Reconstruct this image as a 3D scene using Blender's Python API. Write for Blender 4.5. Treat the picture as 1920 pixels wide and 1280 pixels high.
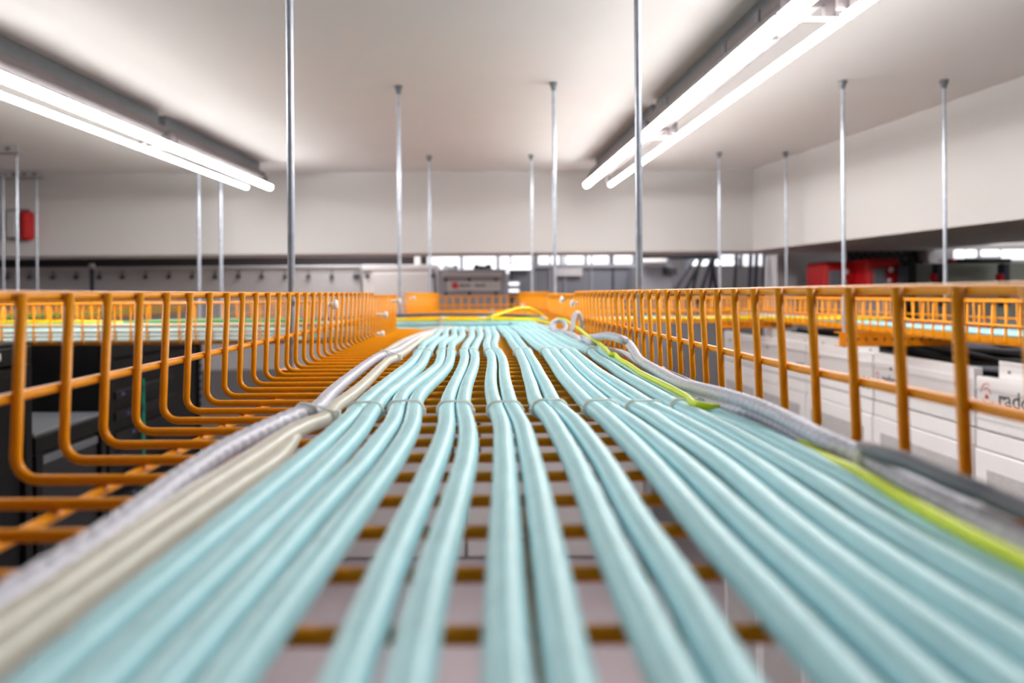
import bpy, bmesh, math, random
from mathutils import Vector
random.seed(7)
sc = bpy.context.scene
C = sc.collection
for o in list(bpy.data.objects): bpy.data.objects.remove(o)

# ------------------------------------------------------------------ camera
F, PX, PY, ROLL = 1421.0, 903.0, 549.0, 0.0070      # focal length / principal point in pixels of a 1920x1280 frame
CZ = 2.30                                            # eye height above the floor
cam = bpy.data.cameras.new('camera'); co = bpy.data.objects.new('camera', cam); C.objects.link(co)
cam.sensor_width = 36; cam.lens = 36*F/1920
cam.shift_x = (960-PX)/1920; cam.shift_y = -(640-PY)/1920
co.location = (0, 0, CZ)
co.rotation_euler = (math.pi/2, ROLL, 0)
cam.clip_start = 0.01
cam.dof.use_dof = True; cam.dof.focus_distance = 0.84; cam.dof.aperture_fstop = 4.6
sc.camera = co
# ------------------------------------------------------------------ world and exposure
w = bpy.data.worlds.new('world'); sc.world = w; w.use_nodes = True
w.node_tree.nodes['Background'].inputs[0].default_value = (0.96, 0.95, 1.0, 1)
w.node_tree.nodes['Background'].inputs[1].default_value = 0.15
sc.view_settings.view_transform = 'Standard'; sc.view_settings.look = 'None'
sc.view_settings.exposure = 0.98; sc.view_settings.gamma = 1.0; sc.view_settings.use_curve_mapping = False
TUBE_POWER = 24.0

# ------------------------------------------------------------------ helpers
def unroll(x, y): return x-(y-PY)*ROLL, y+(x-PX)*ROLL
def onh(x, y, h):
    x, y = unroll(x, y); Y = F*h/(y-PY)
    return Vector(((x-PX)*Y/F, Y, -h))
def atY(x, y, Y):
    x, y = unroll(x, y)
    return Vector(((x-PX)*Y/F, Y, (PY-y)*Y/F))
def lin(c):
    c = c/255.0
    return c/12.92 if c <= 0.04045 else ((c+0.055)/1.055)**2.4
def col(r, g, b): return (lin(r), lin(g), lin(b), 1)
MATS = {}
def mat(name, rgb, rough=0.5, metal=0.0, var=0.06, scale=40, bump=0.0, bscale=300, spec=0.5, coat=0.0):
    m = bpy.data.materials.new(name); m.use_nodes = True; nt = m.node_tree; b = nt.nodes['Principled BSDF']
    tc = nt.nodes.new('ShaderNodeTexCoord'); n = nt.nodes.new('ShaderNodeTexNoise')
    n.inputs['Scale'].default_value = scale; n.inputs['Detail'].default_value = 3
    nt.links.new(tc.outputs['Object'], n.inputs['Vector'])
    r = nt.nodes.new('ShaderNodeValToRGB'); c = col(*rgb)
    r.color_ramp.elements[0].position = 0.3; r.color_ramp.elements[1].position = 0.7
    r.color_ramp.elements[0].color = tuple(max(0, v*(1-var)) for v in c[:3])+(1,)
    r.color_ramp.elements[1].color = tuple(min(1, v*(1+var)) for v in c[:3])+(1,)
    nt.links.new(n.outputs[0], r.inputs[0]); nt.links.new(r.outputs[0], b.inputs['Base Color'])
    b.inputs['Roughness'].default_value = rough; b.inputs['Metallic'].default_value = metal
    b.inputs['Specular IOR Level'].default_value = spec; b.inputs['Coat Weight'].default_value = coat
    if bump:
        n2 = nt.nodes.new('ShaderNodeTexNoise'); n2.inputs['Scale'].default_value = bscale
        bp = nt.nodes.new('ShaderNodeBump'); bp.inputs['Strength'].default_value = bump; bp.inputs['Distance'].default_value = 0.001
        nt.links.new(tc.outputs['Object'], n2.inputs['Vector']); nt.links.new(n2.outputs[0], bp.inputs['Height'])
        nt.links.new(bp.outputs[0], b.inputs['Normal'])
    MATS[name] = m
    return m
def emis(name, rgb, s, base=(240, 240, 240)):
    m = bpy.data.materials.new(name); m.use_nodes = True; nt = m.node_tree; b = nt.nodes['Principled BSDF']
    b.inputs['Base Color'].default_value = col(*base)
    b.inputs['Emission Color'].default_value = col(*rgb); b.inputs['Emission Strength'].default_value = s
    n = nt.nodes.new('ShaderNodeTexNoise'); n.inputs['Scale'].default_value = 3
    mr = nt.nodes.new('ShaderNodeMapRange'); mr.inputs['To Min'].default_value = 0.3; mr.inputs['To Max'].default_value = 0.4
    nt.links.new(n.outputs[0], mr.inputs[0]); nt.links.new(mr.outputs[0], b.inputs['Roughness'])
    MATS[name] = m
    return m
def dots(name, base, hole, pitch, size, rough=0.5, axes='YZ'):
    """perforated sheet metal: staggered dark holes from object coordinates"""
    m = mat(name, base, rough); nt = m.node_tree; b = nt.nodes['Principled BSDF']
    src = b.inputs['Base Color'].links[0].from_socket
    tc = nt.nodes.new('ShaderNodeTexCoord'); sp = nt.nodes.new('ShaderNodeSeparateXYZ'); nt.links.new(tc.outputs['Object'], sp.inputs[0])
    def M(op, a, bb=None):
        n = nt.nodes.new('ShaderNodeMath'); n.operation = op
        for i, v in enumerate((a, bb)):
            if v is None: continue
            if isinstance(v, (int, float)): n.inputs[i].default_value = v
            else: nt.links.new(v, n.inputs[i])
        return n.outputs[0]
    u = M('DIVIDE', sp.outputs[axes[0]], pitch); v = M('DIVIDE', sp.outputs[axes[1]], pitch*0.866)
    u = M('ADD', u, M('MULTIPLY', M('MODULO', M('FLOOR', v), 2.0), 0.5))
    fu = M('SUBTRACT', M('FRACT', u), 0.5); fv = M('SUBTRACT', M('FRACT', v), 0.5)
    d = M('ADD', M('MULTIPLY', fu, fu), M('MULTIPLY', fv, fv)); mk = M('LESS_THAN', d, size*size)
    mx = nt.nodes.new('ShaderNodeMix'); mx.data_type = 'RGBA'
    nt.links.new(mk, mx.inputs['Factor']); nt.links.new(src, mx.inputs[6]); mx.inputs[7].default_value = col(*hole)
    nt.links.new(mx.outputs[2], b.inputs['Base Color'])
    return m
def cable_mat(name, rgb, rough=0.35, ink=(120, 150, 155), printed=0.5, spec=0.5):
    """cable jacket: dusty plastic with a faint row of printed marks along the top (UV u = metres, v = turn)"""
    m = mat(name, rgb, rough, var=0.05, scale=60, bump=0.12, bscale=180, spec=spec); nt = m.node_tree; b = nt.nodes['Principled BSDF']
    src = b.inputs['Base Color'].links[0].from_socket
    uv = nt.nodes.new('ShaderNodeUVMap'); sp = nt.nodes.new('ShaderNodeSeparateXYZ'); nt.links.new(uv.outputs[0], sp.inputs[0])
    mp = nt.nodes.new('ShaderNodeMapping'); mp.inputs['Scale'].default_value = (620, 26, 1); nt.links.new(uv.outputs[0], mp.inputs[0])
    no = nt.nodes.new('ShaderNodeTexNoise'); no.inputs['Scale'].default_value = 1.0; no.inputs['Detail'].default_value = 1; nt.links.new(mp.outputs[0], no.inputs['Vector'])
    def M(op, a, bb):
        n = nt.nodes.new('ShaderNodeMath'); n.operation = op
        for i, v in enumerate((a, bb)):
            if isinstance(v, (int, float)): n.inputs[i].default_value = v
            else: nt.links.new(v, n.inputs[i])
        return n.outputs[0]
    glyph = M('GREATER_THAN', no.outputs[0], 0.56)
    band = M('LESS_THAN', M('ABSOLUTE', M('SUBTRACT', sp.outputs['Y'], 0.5), 0), 0.07)
    words = nt.nodes.new('ShaderNodeTexNoise'); words.inputs['Scale'].default_value = 14; words.inputs['Detail'].default_value = 0
    cx = nt.nodes.new('ShaderNodeCombineXYZ'); nt.links.new(sp.outputs['X'], cx.inputs[0]); nt.links.new(cx.outputs[0], words.inputs['Vector'])
    k = M('MULTIPLY', M('MULTIPLY', glyph, band), M('GREATER_THAN', words.outputs[0], 0.5)); k = M('MULTIPLY', k, printed)
    mx = nt.nodes.new('ShaderNodeMix'); mx.data_type = 'RGBA'
    nt.links.new(k, mx.inputs['Factor']); nt.links.new(src, mx.inputs[6]); mx.inputs[7].default_value = col(*ink)
    nt.links.new(mx.outputs[2], b.inputs['Base Color'])
    return m

WL = {}
def mkmesh(name, V, Fc, m, smooth=True, uv=None):
    me = bpy.data.meshes.new(name); me.from_pydata([tuple(v) for v in V], [], Fc)
    me.materials.append(m if not isinstance(m, str) else MATS[m])
    if smooth:
        me.polygons.foreach_set('use_smooth', [True]*len(me.polygons))
    if uv:
        l = me.uv_layers.new(name='UVMap')
        i = 0
        for f in uv:
            for c in f: l.data[i].uv = c; i += 1
    me.update()
    return me
def link(name, me, parent=None, loc=(0, 0, 0)):
    o = bpy.data.objects.new(name, me); C.objects.link(o); o.location = loc
    if parent is not None: o.parent = parent; WL[o] = WL[parent]+Vector(loc)
    else: WL[o] = Vector(loc)
    return o
def tag(o, label, cat, group=None, kind=None):
    if label: o['label'] = label
    if cat: o['category'] = cat
    if group: o['group'] = group
    if kind: o['kind'] = kind
    return o
def thing(name, label, cat, loc, group=None): return tag(link(name, None, None, loc), label, cat, group)
def top(name, g, m, label=None, cat=None, group=None, kind=None, smooth=False):
    V = [Vector(v) for v in g[0]]
    lo = [min(v[i] for v in V) for i in range(3)]; hi = [max(v[i] for v in V) for i in range(3)]
    b = Vector(((lo[0]+hi[0])/2, (lo[1]+hi[1])/2, lo[2]))
    return tag(link(name, mkmesh(name, [v-b for v in V], g[1], m, smooth, g[2] if len(g) > 2 else None), None, b), label, cat, group, kind)
def part(parent, name, g, m, smooth=False, label=None):
    b = WL[parent]
    o = link(name, mkmesh(name, [Vector(v)-b for v in g[0]], g[1], m, smooth, g[2] if len(g) > 2 else None), parent)
    if label: o['label'] = label
    return o
def struct(name, g, m): return top(name, g, m, kind='structure')
def merge(*gs):
    V, Fc = [], []
    for g in gs:
        n = len(V); V += [Vector(v) for v in g[0]]; Fc += [tuple(i+n for i in f) for f in g[1]]
    return V, Fc
def box(x0, x1, y0, y1, z0, z1, bev=0.0):
    if x0 > x1: x0, x1 = x1, x0
    if y0 > y1: y0, y1 = y1, y0
    if z0 > z1: z0, z1 = z1, z0
    if bev <= 0:
        V = [(x, y, z) for x in (x0, x1) for y in (y0, y1) for z in (z0, z1)]
        return V, [(0, 1, 3, 2), (4, 6, 7, 5), (0, 4, 5, 1), (2, 3, 7, 6), (0, 2, 6, 4), (1, 5, 7, 3)]
    bm = bmesh.new(); bmesh.ops.create_cube(bm, size=1)
    for v in bm.verts: v.co = Vector(((x0+x1)/2+v.co.x*(x1-x0), (y0+y1)/2+v.co.y*(y1-y0), (z0+z1)/2+v.co.z*(z1-z0)))
    bmesh.ops.bevel(bm, geom=bm.edges[:], offset=min(bev, 0.45*min(x1-x0, y1-y0, z1-z0)), segments=2, profile=0.5, affect='EDGES')
    bm.verts.index_update(); V = [v.co.copy() for v in bm.verts]; Fc = [tuple(v.index for v in f.verts) for f in bm.faces]; bm.free()
    return V, Fc
def tube(path, r, n=10, cap=True, uv=False, closed=False, mod=None):
    """swept tube with parallel-transported frames; r a number or one per point; mod(u,v)-> radius factor"""
    P = [Vector(p) for p in path]; N = len(P); V, Fc, UV = [], [], []
    T = []
    for i in range(N):
        a = P[(i-1) % N] if (closed or i > 0) else P[0]; b = P[(i+1) % N] if (closed or i < N-1) else P[-1]
        t = (b-a); T.append(t.normalized() if t.length > 1e-9 else Vector((0, 1, 0)))
    up = Vector((0, 0, 1)) if abs(T[0].z) < 0.9 else Vector((1, 0, 0))
    A = (up-T[0]*up.dot(T[0])).normalized(); s = 0.0; S = []
    for i in range(N):
        if i: s += (P[i]-P[i-1]).length
        S.append(s)
        A = (A-T[i]*A.dot(T[i]))
        A = A.normalized() if A.length > 1e-6 else Vector((1, 0, 0))
        B = T[i].cross(A); rr = r[i] if isinstance(r, (list, tuple)) else r
        for k in range(n):
            a = 2*math.pi*(k/n-0.25)
            q = rr*(mod(s, k/n) if mod else 1.0)
            V.append(P[i]+(B*math.cos(a)+A*math.sin(a))*q)
    M = N if closed else N-1
    for i in range(M):
        j = (i+1) % N
        for k in range(n):
            l = (k+1) % n
            Fc.append((i*n+k, i*n+l, j*n+l, j*n+k))
            if uv: UV.append(((S[i], k/n), (S[i], (k+1)/n), (S[j], (k+1)/n), (S[j], k/n)))
    if cap and not closed:
        Fc.append(tuple(range(n-1, -1, -1))); Fc.append(tuple((N-1)*n+k for k in range(n)))
        if uv: UV += [tuple((0, 0) for _ in range(n))]*2
    return (V, Fc, UV) if uv else (V, Fc)
def cyl(p0, p1, r, n=12): return tube([p0, p1], r, n)
def cat_rom(pts, step=0.01):
    P = [Vector(p) for p in pts]; P = [P[0]*2-P[1]]+P+[P[-1]*2-P[-2]]; out = []
    for i in range(1, len(P)-2):
        a, b, c, d = P[i-1:i+3]; n = max(2, int((c-b).length/step))
        for k in range(n):
            t = k/n
            out.append(0.5*((2*b)+(c-a)*t+(2*a-5*b+4*c-d)*t*t+(3*b-a-3*c+d)*t**3))
    out.append(P[-2]); return out
def interp(tab, x):
    if x <= tab[0][0]: return tab[0][1]
    for (a, b), (c, d) in zip(tab, tab[1:]):
        if x <= c: return b+(d-b)*(x-a)/(c-a)
    return tab[-1][1]
def text(body, size, m, name, parent, origin, right, upv, depth=0.0006, align='LEFT'):
    """flat lettering as real mesh, its baseline running along `right`"""
    cu = bpy.data.curves.new(name, 'FONT'); cu.body = body; cu.size = size; cu.extrude = depth; cu.align_x = align; cu.resolution_u = 3
    t = bpy.data.objects.new('tmp', cu); C.objects.link(t); dg = bpy.context.evaluated_depsgraph_get()
    me = bpy.data.meshes.new_from_object(t.evaluated_get(dg)); bpy.data.objects.remove(t)
    r = Vector(right).normalized(); u = Vector(upv).normalized(); nn = r.cross(u)
    V = [Vector(origin)+r*v.co.x+u*v.co.y+nn*v.co.z for v in me.vertices]
    return part(parent, name, (V, [tuple(p.vertices) for p in me.polygons]), m)

# ------------------------------------------------------------------ materials
mat('orange_coat', (242, 154, 0), 0.36, var=0.05, scale=150, bump=0.25, bscale=900, spec=0.26)
mat('orange_dark_coat', (238, 142, 0), 0.42, var=0.05, scale=60, spec=0.4)
cable_mat('aqua_jacket', (176, 227, 235), 0.40, printed=0.42, ink=(120, 158, 166))
cable_mat('beige_jacket', (214, 210, 196), 0.34, printed=0.2, ink=(150, 146, 136))
mat('silver_braid', (204, 204, 216), 0.42, 0.15, var=0.12, scale=500, bump=0.4, bscale=700)
mat('grey_braid', (196, 197, 210), 0.45, 0.1, var=0.16, scale=400, bump=0.5, bscale=700)
mat('dark_grey_jacket', (92, 96, 108), 0.4, var=0.06)
mat('lime_wire', (226, 244, 30), 0.38, var=0.04)
mat('yellow_jacket', (244, 222, 0), 0.4, var=0.04)
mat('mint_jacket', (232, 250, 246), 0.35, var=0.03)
mat('green_jacket', (110, 170, 80), 0.4)
m_ = mat('nylon_white', (246, 249, 246), 0.35, var=0.02, spec=0.5)
nt_ = m_.node_tree; tr_ = nt_.nodes.new('ShaderNodeBsdfTranslucent'); tr_.inputs[0].default_value = (0.95, 0.97, 0.94, 1); mx_ = nt_.nodes.new('ShaderNodeMixShader')
mx_.inputs[0].default_value = 0.6; nt_.links.new(nt_.nodes['Principled BSDF'].outputs[0], mx_.inputs[1]); nt_.links.new(tr_.outputs[0], mx_.inputs[2]); nt_.links.new(mx_.outputs[0], nt_.nodes['Material Output'].inputs[0])
mat('zinc', (190, 197, 210), 0.36, 0.5, var=0.12, scale=60)
mat('bolt_white', (238, 236, 232), 0.3, 0.1, var=0.03)
mat('plaster', (207, 204, 203), 0.9, var=0.025, scale=1.6, bump=0.05, bscale=20, spec=0.2)
mat('wall_shade_dark', (70, 64, 68), 0.9, var=0.05, scale=3)
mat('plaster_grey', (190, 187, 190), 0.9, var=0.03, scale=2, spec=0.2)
mat('floor_tile', (196, 184, 190), 0.45, var=0.03, scale=3)
mat('rack_white', (232, 230, 231), 0.45, var=0.02, scale=8)
mat('rack_black', (11, 11, 13), 0.5, var=0.2, scale=30, spec=0.25)
mat('black_plastic', (9, 9, 11), 0.5, var=0.2, spec=0.3)
mat('grey_steel', (112, 116, 122), 0.45, 0.2, var=0.06)
mat('light_steel', (190, 188, 190), 0.5, 0.1, var=0.04)
mat('unit_grey', (150, 150, 158), 0.5, var=0.05)
mat('unit_white', (226, 222, 222), 0.5, var=0.02)
mat('fixture_grey', (112, 104, 106), 0.55, var=0.05)
mat('plaster_uplit', (232, 229, 228), 0.9, var=0.02, scale=1.6, bump=0.05, bscale=20, spec=0.2)  # lighter copy of the plaster, stands in for uplight on the ceiling
mat('fixture_white', (214, 206, 206), 0.5, var=0.03)
mat('red_paint', (190, 16, 24), 0.4, var=0.06)
mat('red_logo', (200, 70, 62), 0.5)
mat('ink_dark', (62, 62, 66), 0.6)
mat('ink_black', (18, 18, 20), 0.6)
mat('strut_dark', (52, 58, 72), 0.4, 0.2)
mat('glass_grey', (120, 122, 132), 0.2, var=0.06, scale=4)
mat('pale_green', (150, 156, 146), 0.6)
dots('white_perforated', (222, 220, 220), (96, 94, 96), 0.0075, 0.36)
dots('black_perforated', (34, 35, 42), (6, 6, 8), 0.008, 0.36)
dots('dark_perforated', (44, 38, 42), (88, 82, 86), 0.05, 0.26, axes='XZ')
emis('tube_glow', (255, 253, 250), TUBE_POWER)
emis('window_glow', (246, 248, 255), 0.62)
emis('lamp_glow', (255, 255, 255), 0.9)
emis('fill_glow', (255, 252, 250), 8.0)
emis('fill_glow_soft', (255, 252, 250), 3.0)
emis('led_teal', (10, 170, 130), 0.14, (10, 40, 36))
emis('led_blue', (90, 95, 170), 0.10, (30, 30, 44))

# ------------------------------------------------------------------ the room
ZC, ZF, ZB = 0.735, -CZ, 0.243          # ceiling, floor and bulkhead underside, relative to the eye
struct('ceiling', box(-4.2, 3.6, -4.0, 7.6, ZC, ZC+0.1), 'plaster_uplit')
struct('floor', box(-4.2, 3.6, -4.0, 7.6, ZF-0.1, ZF), 'floor_tile')
struct('wall_left', box(-4.3, -4.2, -4.0, 7.6, ZF, ZC), 'plaster')
struct('wall_right', box(3.6, 3.7, -4.0, 7.6, ZF, ZC), 'plaster')
struct('wall_front', box(-4.2, 3.6, -4.1, -4.0, ZF, ZC), 'plaster')
struct('wall_back', box(-4.2, 3.6, 7.0, 7.1, ZF, ZC), 'plaster_grey')
BX = 1.64
struct('trim_1', box(-4.2, BX+0.02, 4.58, 5.02, ZB, ZC), 'plaster')            # dropped beam across the back
# dropped beam on the right, slightly skewed to the trays
g = ([(BX, 4.6, z) for z in (ZB, ZC)]+[(2.02, 1.4, z) for z in (ZB, ZC)]+[(2.3, -2, z) for z in (ZB, ZC)]
     +[(2.75, -2, z) for z in (ZB, ZC)]+[(2.75, 5.02, z) for z in (ZB, ZC)]+[(BX, 5.02, z) for z in (ZB, ZC)],
     [(0, 1, 3, 2), (2, 3, 5, 4), (4, 5, 7, 6), (6, 7, 9, 8), (8, 9, 11, 10), (10, 11, 1, 0), (0, 2, 4, 6, 8, 10), (1, 11, 9, 7, 5, 3)])
struct('trim_2', g, 'plaster')
struct('trim_3', box(1.97, 2.1, 5.05, 5.3, ZF, ZB), 'plaster_grey')            # column edge under the right beam
struct('wall_shade_sheet', box(-4.2, -0.45, 6.2, 6.3, 0.15, ZC), 'wall_shade_dark')               # dark sheet standing in for shade on the wall above the duct
struct('wall_recess', box(2.08, 3.6, 5.3, 5.36, ZF, ZC), 'plaster_grey')

# ------------------------------------------------------------------ wire trays
WR = 0.0032
def arc(cx, cz, r, a0, a1, n=5):
    return [(cx+r*math.cos(math.radians(a0+(a1-a0)*i/n)), cz+r*math.sin(math.radians(a0+(a1-a0)*i/n))) for i in range(n+1)]
def u_path(xl, xr, zb, zt, left=True, right=True, bottom=True, lean=0.004, R=0.013):
    pts = []
    if left: pts += [(xl+lean, zt)]+(arc(xl+R, zb+R, R, 180, 270) if bottom else [(xl, zb)])
    else: pts += [(xl, zb)]
    if right: pts += arc(xr-R, zb+R, R, 270, 360)+[(xr-lean, zt)]
    else: pts += [(xr, zb)]
    return pts
def tray(name, label, along, a0, a1, b0, b1, zb, zt, phase=0.0, step=0.05, bottoms=(), rails=True, lefts=None, rights=None, group=None, bolts=(), n=8, flare=None):
    """wire basket tray running along Y ('Y') or X ('X'); every U-wire and every long wire is a part of its own"""
    def W(s, c, z): return (c, s, z) if along == 'Y' else (s, c, z)
    root = thing(name, label, 'cable tray', W((a0+a1)/2, (b0+b1)/2, zb), group)
    base = WL[root]; meshes = {}
    k0 = math.ceil((a0-phase)/step-1e-6); k = k0
    while phase+k*step < a1:
        s = phase+k*step; k += 1
        L = not lefts or not (lefts[0] < s < lefts[1]); R = not rights or not (rights[0] < s < rights[1])
        fx = round(flare(s), 4) if flare else 0.0
        key = (L, R, fx)
        if key not in meshes:
            p = u_path(b0, b1+fx, zb, zt+0.002, L, R)
            path = [Vector(W(0, c, z)) for c, z in p]
            V, Fc = tube(path, WR, n)
            off = Vector((base.x, 0, base.z)) if along == 'Y' else Vector((0, base.y, base.z))
            meshes[key] = mkmesh('cross_wire', [v-off for v in V], Fc, 'orange_coat')
        link('cross_wire', meshes[key], root, (0, s-base.y, 0) if along == 'Y' else (s-base.x, 0, 0))
    def rail(c, z, r0=a0, r1=a1):
        N = 48 if flare and c > b1-0.01 else 6
        p = [Vector(W(r0+(r1-r0)*i/N, c+(flare(r0+(r1-r0)*i/N) if N > 6 else 0), z)) for i in range(N+1)]
        part(root, 'long_wire', tube(p, WR, n), 'orange_coat', True)
    zm = zb+(zt-zb)*0.445; d = 2*WR-0.0003
    for side, sgn, gap in ((b0, -1, lefts), (b1, 1, rights)):
        segs = [(a0, a1)] if not gap else [(a0, gap[0]), (gap[1], a1)]
        for s0, s1 in segs:
            if s1-s0 < 0.03: continue
            rail(side+sgn*d-sgn*0.004, zt, s0, s1); rail(side+sgn*d-sgn*0.002, zm, s0, s1)
    for c in bottoms: rail(c, zb-d)
    for (s, side, z, ln) in bolts:
        c = b0 if side < 0 else b1
        part(root, 'coupler_bolt', merge(cyl(W(s, c-side*0.004, z), W(s, c-side*0.006-side*ln, z), 0.0042, 10),
             tube([W(s, c-side*(ln+0.004), z), W(s, c-side*(ln+0.006), z), W(s, c-side*(ln+0.012), z), W(s, c-side*(ln+0.014), z)], [0.004, 0.0085, 0.0085, 0.005], 12)), 'bolt_white', True)
    return root
XL, XR = -0.2665, 0.2315
HB = 0.105
botX = (-0.2165, -0.118, 0.018, 0.117, 0.196)
G_MAIN = 'wire basket tray sections carrying the aqua cables'
tray('wire_basket_tray', 'nearest orange wire basket tray section, under the tied aqua cable pairs', 'Y', -0.35, 1.87, XL, XR, -HB, 0.0, 0.0325, bottoms=botX, group=G_MAIN,
     flare=lambda y: 0.0125*min(1.0, max(0.0, (0.60-y)/0.22)), bolts=((1.30, -1, -0.018, 0.006), (1.79, 1, -0.026, 0.008)))
tray('wire_basket_tray', 'short orange wire basket tray section beyond the nearest, open at its left end', 'Y', 1.88, 2.62, XL, XR, -HB-0.006, -0.006, 0.0325, bottoms=botX,
     lefts=(2.345, 2.7), group=G_MAIN, bolts=((1.90, -1, -0.101, 0.008), (1.89, -1, -0.053, 0.018), (2.20, -1, -0.022, 0.018), (2.05, 1, -0.020, 0.006)))
tray('wire_basket_tray', 'far orange wire basket tray section beyond the crossing yellow cable, reaching the back beam', 'Y', 2.65, 4.70, XL, XR, -HB, 0.0, 0.0325, bottoms=botX,
     group=G_MAIN, bolts=((2.75, -1, -0.018, 0.012), (4.0, 1, -0.066, 0.012)))
tray('wire_basket_tray', 'orange wire basket tray crossing to the left behind the nearest tray, full of aqua cables', 'X', -2.75, 0.225, 2.345, 2.60, -0.147, -0.026, 0.013,
     bottoms=(2.40, 2.50), group='side trays', lefts=(-0.30, 0.3), rights=(-0.30, 0.3))
tray('wire_basket_tray', 'orange wire basket tray on the right above the white racks', 'Y', 0.6, 4.5, 1.285, 1.60, -0.137, -0.03, 0.01, bottoms=(1.35, 1.45, 1.55), group='side trays',
     bolts=((1.80, -1, -0.055, 0.01),))
tray('wire_basket_tray', 'orange wire basket tray crossing to the right tray, with the yellow cable in it', 'X', 0.27, 1.27, 3.45, 3.70, -0.137, -0.03, 0.02, bottoms=(3.5, 3.6), group='side trays')
tray('wire_basket_tray', 'orange wire basket tray at the far left, behind the left crossing tray', 'Y', 2.70, 5.4, -2.40, -2.05, -0.118, -0.018, 0.01, bottoms=(-2.3, -2.15), group='side trays')
tray('wire_basket_tray', 'orange wire basket tray crossing under the back beam behind the far tray section', 'X', -1.6, 1.25, 4.70, 4.98, -0.125, -0.022, 0.02, bottoms=(4.8, 4.9), group='side trays')

# ------------------------------------------------------------------ support brackets and threaded rods
def bracket(x0, x1, y, zt, label, axis='X', group='slotted tray brackets', hgt=0.05):
    t = thing('slotted_bracket', label, 'bracket', ((x0+x1)/2, y, zt-hgt) if axis == 'X' else (y, (x0+x1)/2, zt-hgt), group)
    def Bx(a0, a1, b0, b1, z0, z1, bv=0.0008): return box(a0, a1, b0, b1, z0, z1, bv) if axis == 'X' else box(b0, b1, a0, a1, z0, z1, bv)
    q = 0.0025
    part(t, 'web', Bx(x0, x1, y-0.02, y-0.02+q, zt-hgt, zt), 'orange_dark_coat')
    part(t, 'flange', Bx(x0, x1, y-0.02, y+0.02, zt-q, zt), 'orange_dark_coat')
    part(t, 'flange', Bx(x0, x1, y-0.02, y+0.02, zt-hgt, zt-hgt+q), 'orange_dark_coat')
    k = 0; s = x0+0.03
    while s < x1-0.02:
        wv, hv = ((0.004, 0.014) if k % 2 == 0 else (0.014, 0.006)); s2 = s; s += 0.032; k += 1
        part(t, 'slot', Bx(s2-wv/2, s2+wv/2, y-0.0208, y-0.019, zt-hgt/2-hv/2, zt-hgt/2+hv/2, 0), 'black_plastic')
    return t
def rod(x, y, z0, z1, label, r=0.006, threads=False, anchor=True, group='threaded hanger rods', nuts=(), lean=0.0):
    t = thing('threaded_rod', label, 'hanger rod', (x, y, z0), group)
    if threads:
        n = int((z1-z0)/0.00088); pts = [(x, y, z0+i*(z1-z0)/n) for i in range(n+1)]; rr = [r*(1.0 if i % 2 else 0.86) for i in range(n+1)]
        part(t, 'shaft', tube(pts, rr, 14), 'zinc', True)
    else:
        n = 24; pts = [(x+lean*i/n, y, z0+i*(z1-z0)/n) for i in range(n+1)]
        part(t, 'shaft', tube(pts, r, 12), 'zinc', True)
    if anchor:
        part(t, 'anchor', tube([(x+lean, y, z1-0.028), (x+lean, y, z1-0.018), (x+lean, y, z1-0.012), (x+lean, y, z1)], [r*1.35, r*1.5, r*2.2, r*2.5], 12), 'grey_steel', True)
    for zn in nuts:
        part(t, 'nut', tube([(x, y, zn), (x, y, zn+0.010)], r*1.75, 6), 'zinc')
        part(t, 'washer', tube([(x, y, zn+0.010), (x, y, zn+0.012)], r*2.3, 14), 'zinc')
zb1 = -HB-2*WR*1.6
for (y, nm) in ((1.18, 'nearest'), (2.66, 'second'), (4.05, 'farthest')):
    bracket(-0.315, 0.282, y, zb1-0.001, '%s orange slotted bracket under the tray of tied aqua cables' % nm)
rod(-0.296, 1.18, zb1-0.085, ZC, 'large threaded steel rod left of the aqua cables, nearest on that side', 0.0062, True, nuts=(zb1-0.068,))
rod(0.240+0.0215, 1.255, zb1-0.085, ZC, 'large threaded steel rod right of the aqua cables, crossing the bright lamps', 0.0062, True, nuts=(zb1-0.068,))
rod(-0.290, 2.69, zb1-0.07, ZC, 'thin steel rod with ceiling anchor, second one left of the aqua cables')
rod(0.258, 2.66, zb1-0.07, ZC, 'thin steel rod with ceiling anchor, second one right of the aqua cables')
rod(-0.275, 4.05, zb1-0.07, ZC, 'farthest thin steel rod left of the middle tray')
rod(0.270, 4.05, zb1-0.07, ZC, 'farthest thin steel rod right of the middle tray')
bracket(1.245, 1.64, 2.66, -0.146, 'orange slotted bracket under the right tray, above the white racks')
bracket(1.245, 1.64, 4.02, -0.146, 'far orange slotted bracket under the right tray, close to the back beam')
rod(1.272, 2.66, -0.20, ZC, 'thin steel rod on the near side of the right tray, second from the right edge', nuts=(-0.118,))
rod(1.628, 2.66, -0.20, ZC, 'rightmost thin steel rod, hanging in front of the right beam')
rod(1.265, 4.02, -0.20, ZC, 'far thin steel rod just left of the room corner on the right')
rod(1.618, 4.02, -0.20, ZC, 'far thin steel rod just right of the room corner')
for (y, x, l) in ((4.35, -1.62, 'pale steel rod below the left lamp, left one of the two'), (4.36, -1.497, 'pale steel rod below the left lamp, right one of the two')):
    rod(x, y, -0.2, ZC, l, 0.0095, anchor=True)
for i, (px, y, l) in enumerate(((33, 3.68, 'bright steel rod at the far left, under the slotted ceiling channel'), (7, 4.3, 'leftmost steel rod at the very edge, in front of the grey box'), (70, 4.45, 'dim steel rod at the far left, right of the red sounder'))):
    p = atY(px, 540, y); rod(p.x, y, -0.13, ZC-0.03, l, anchor=False)
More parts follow.
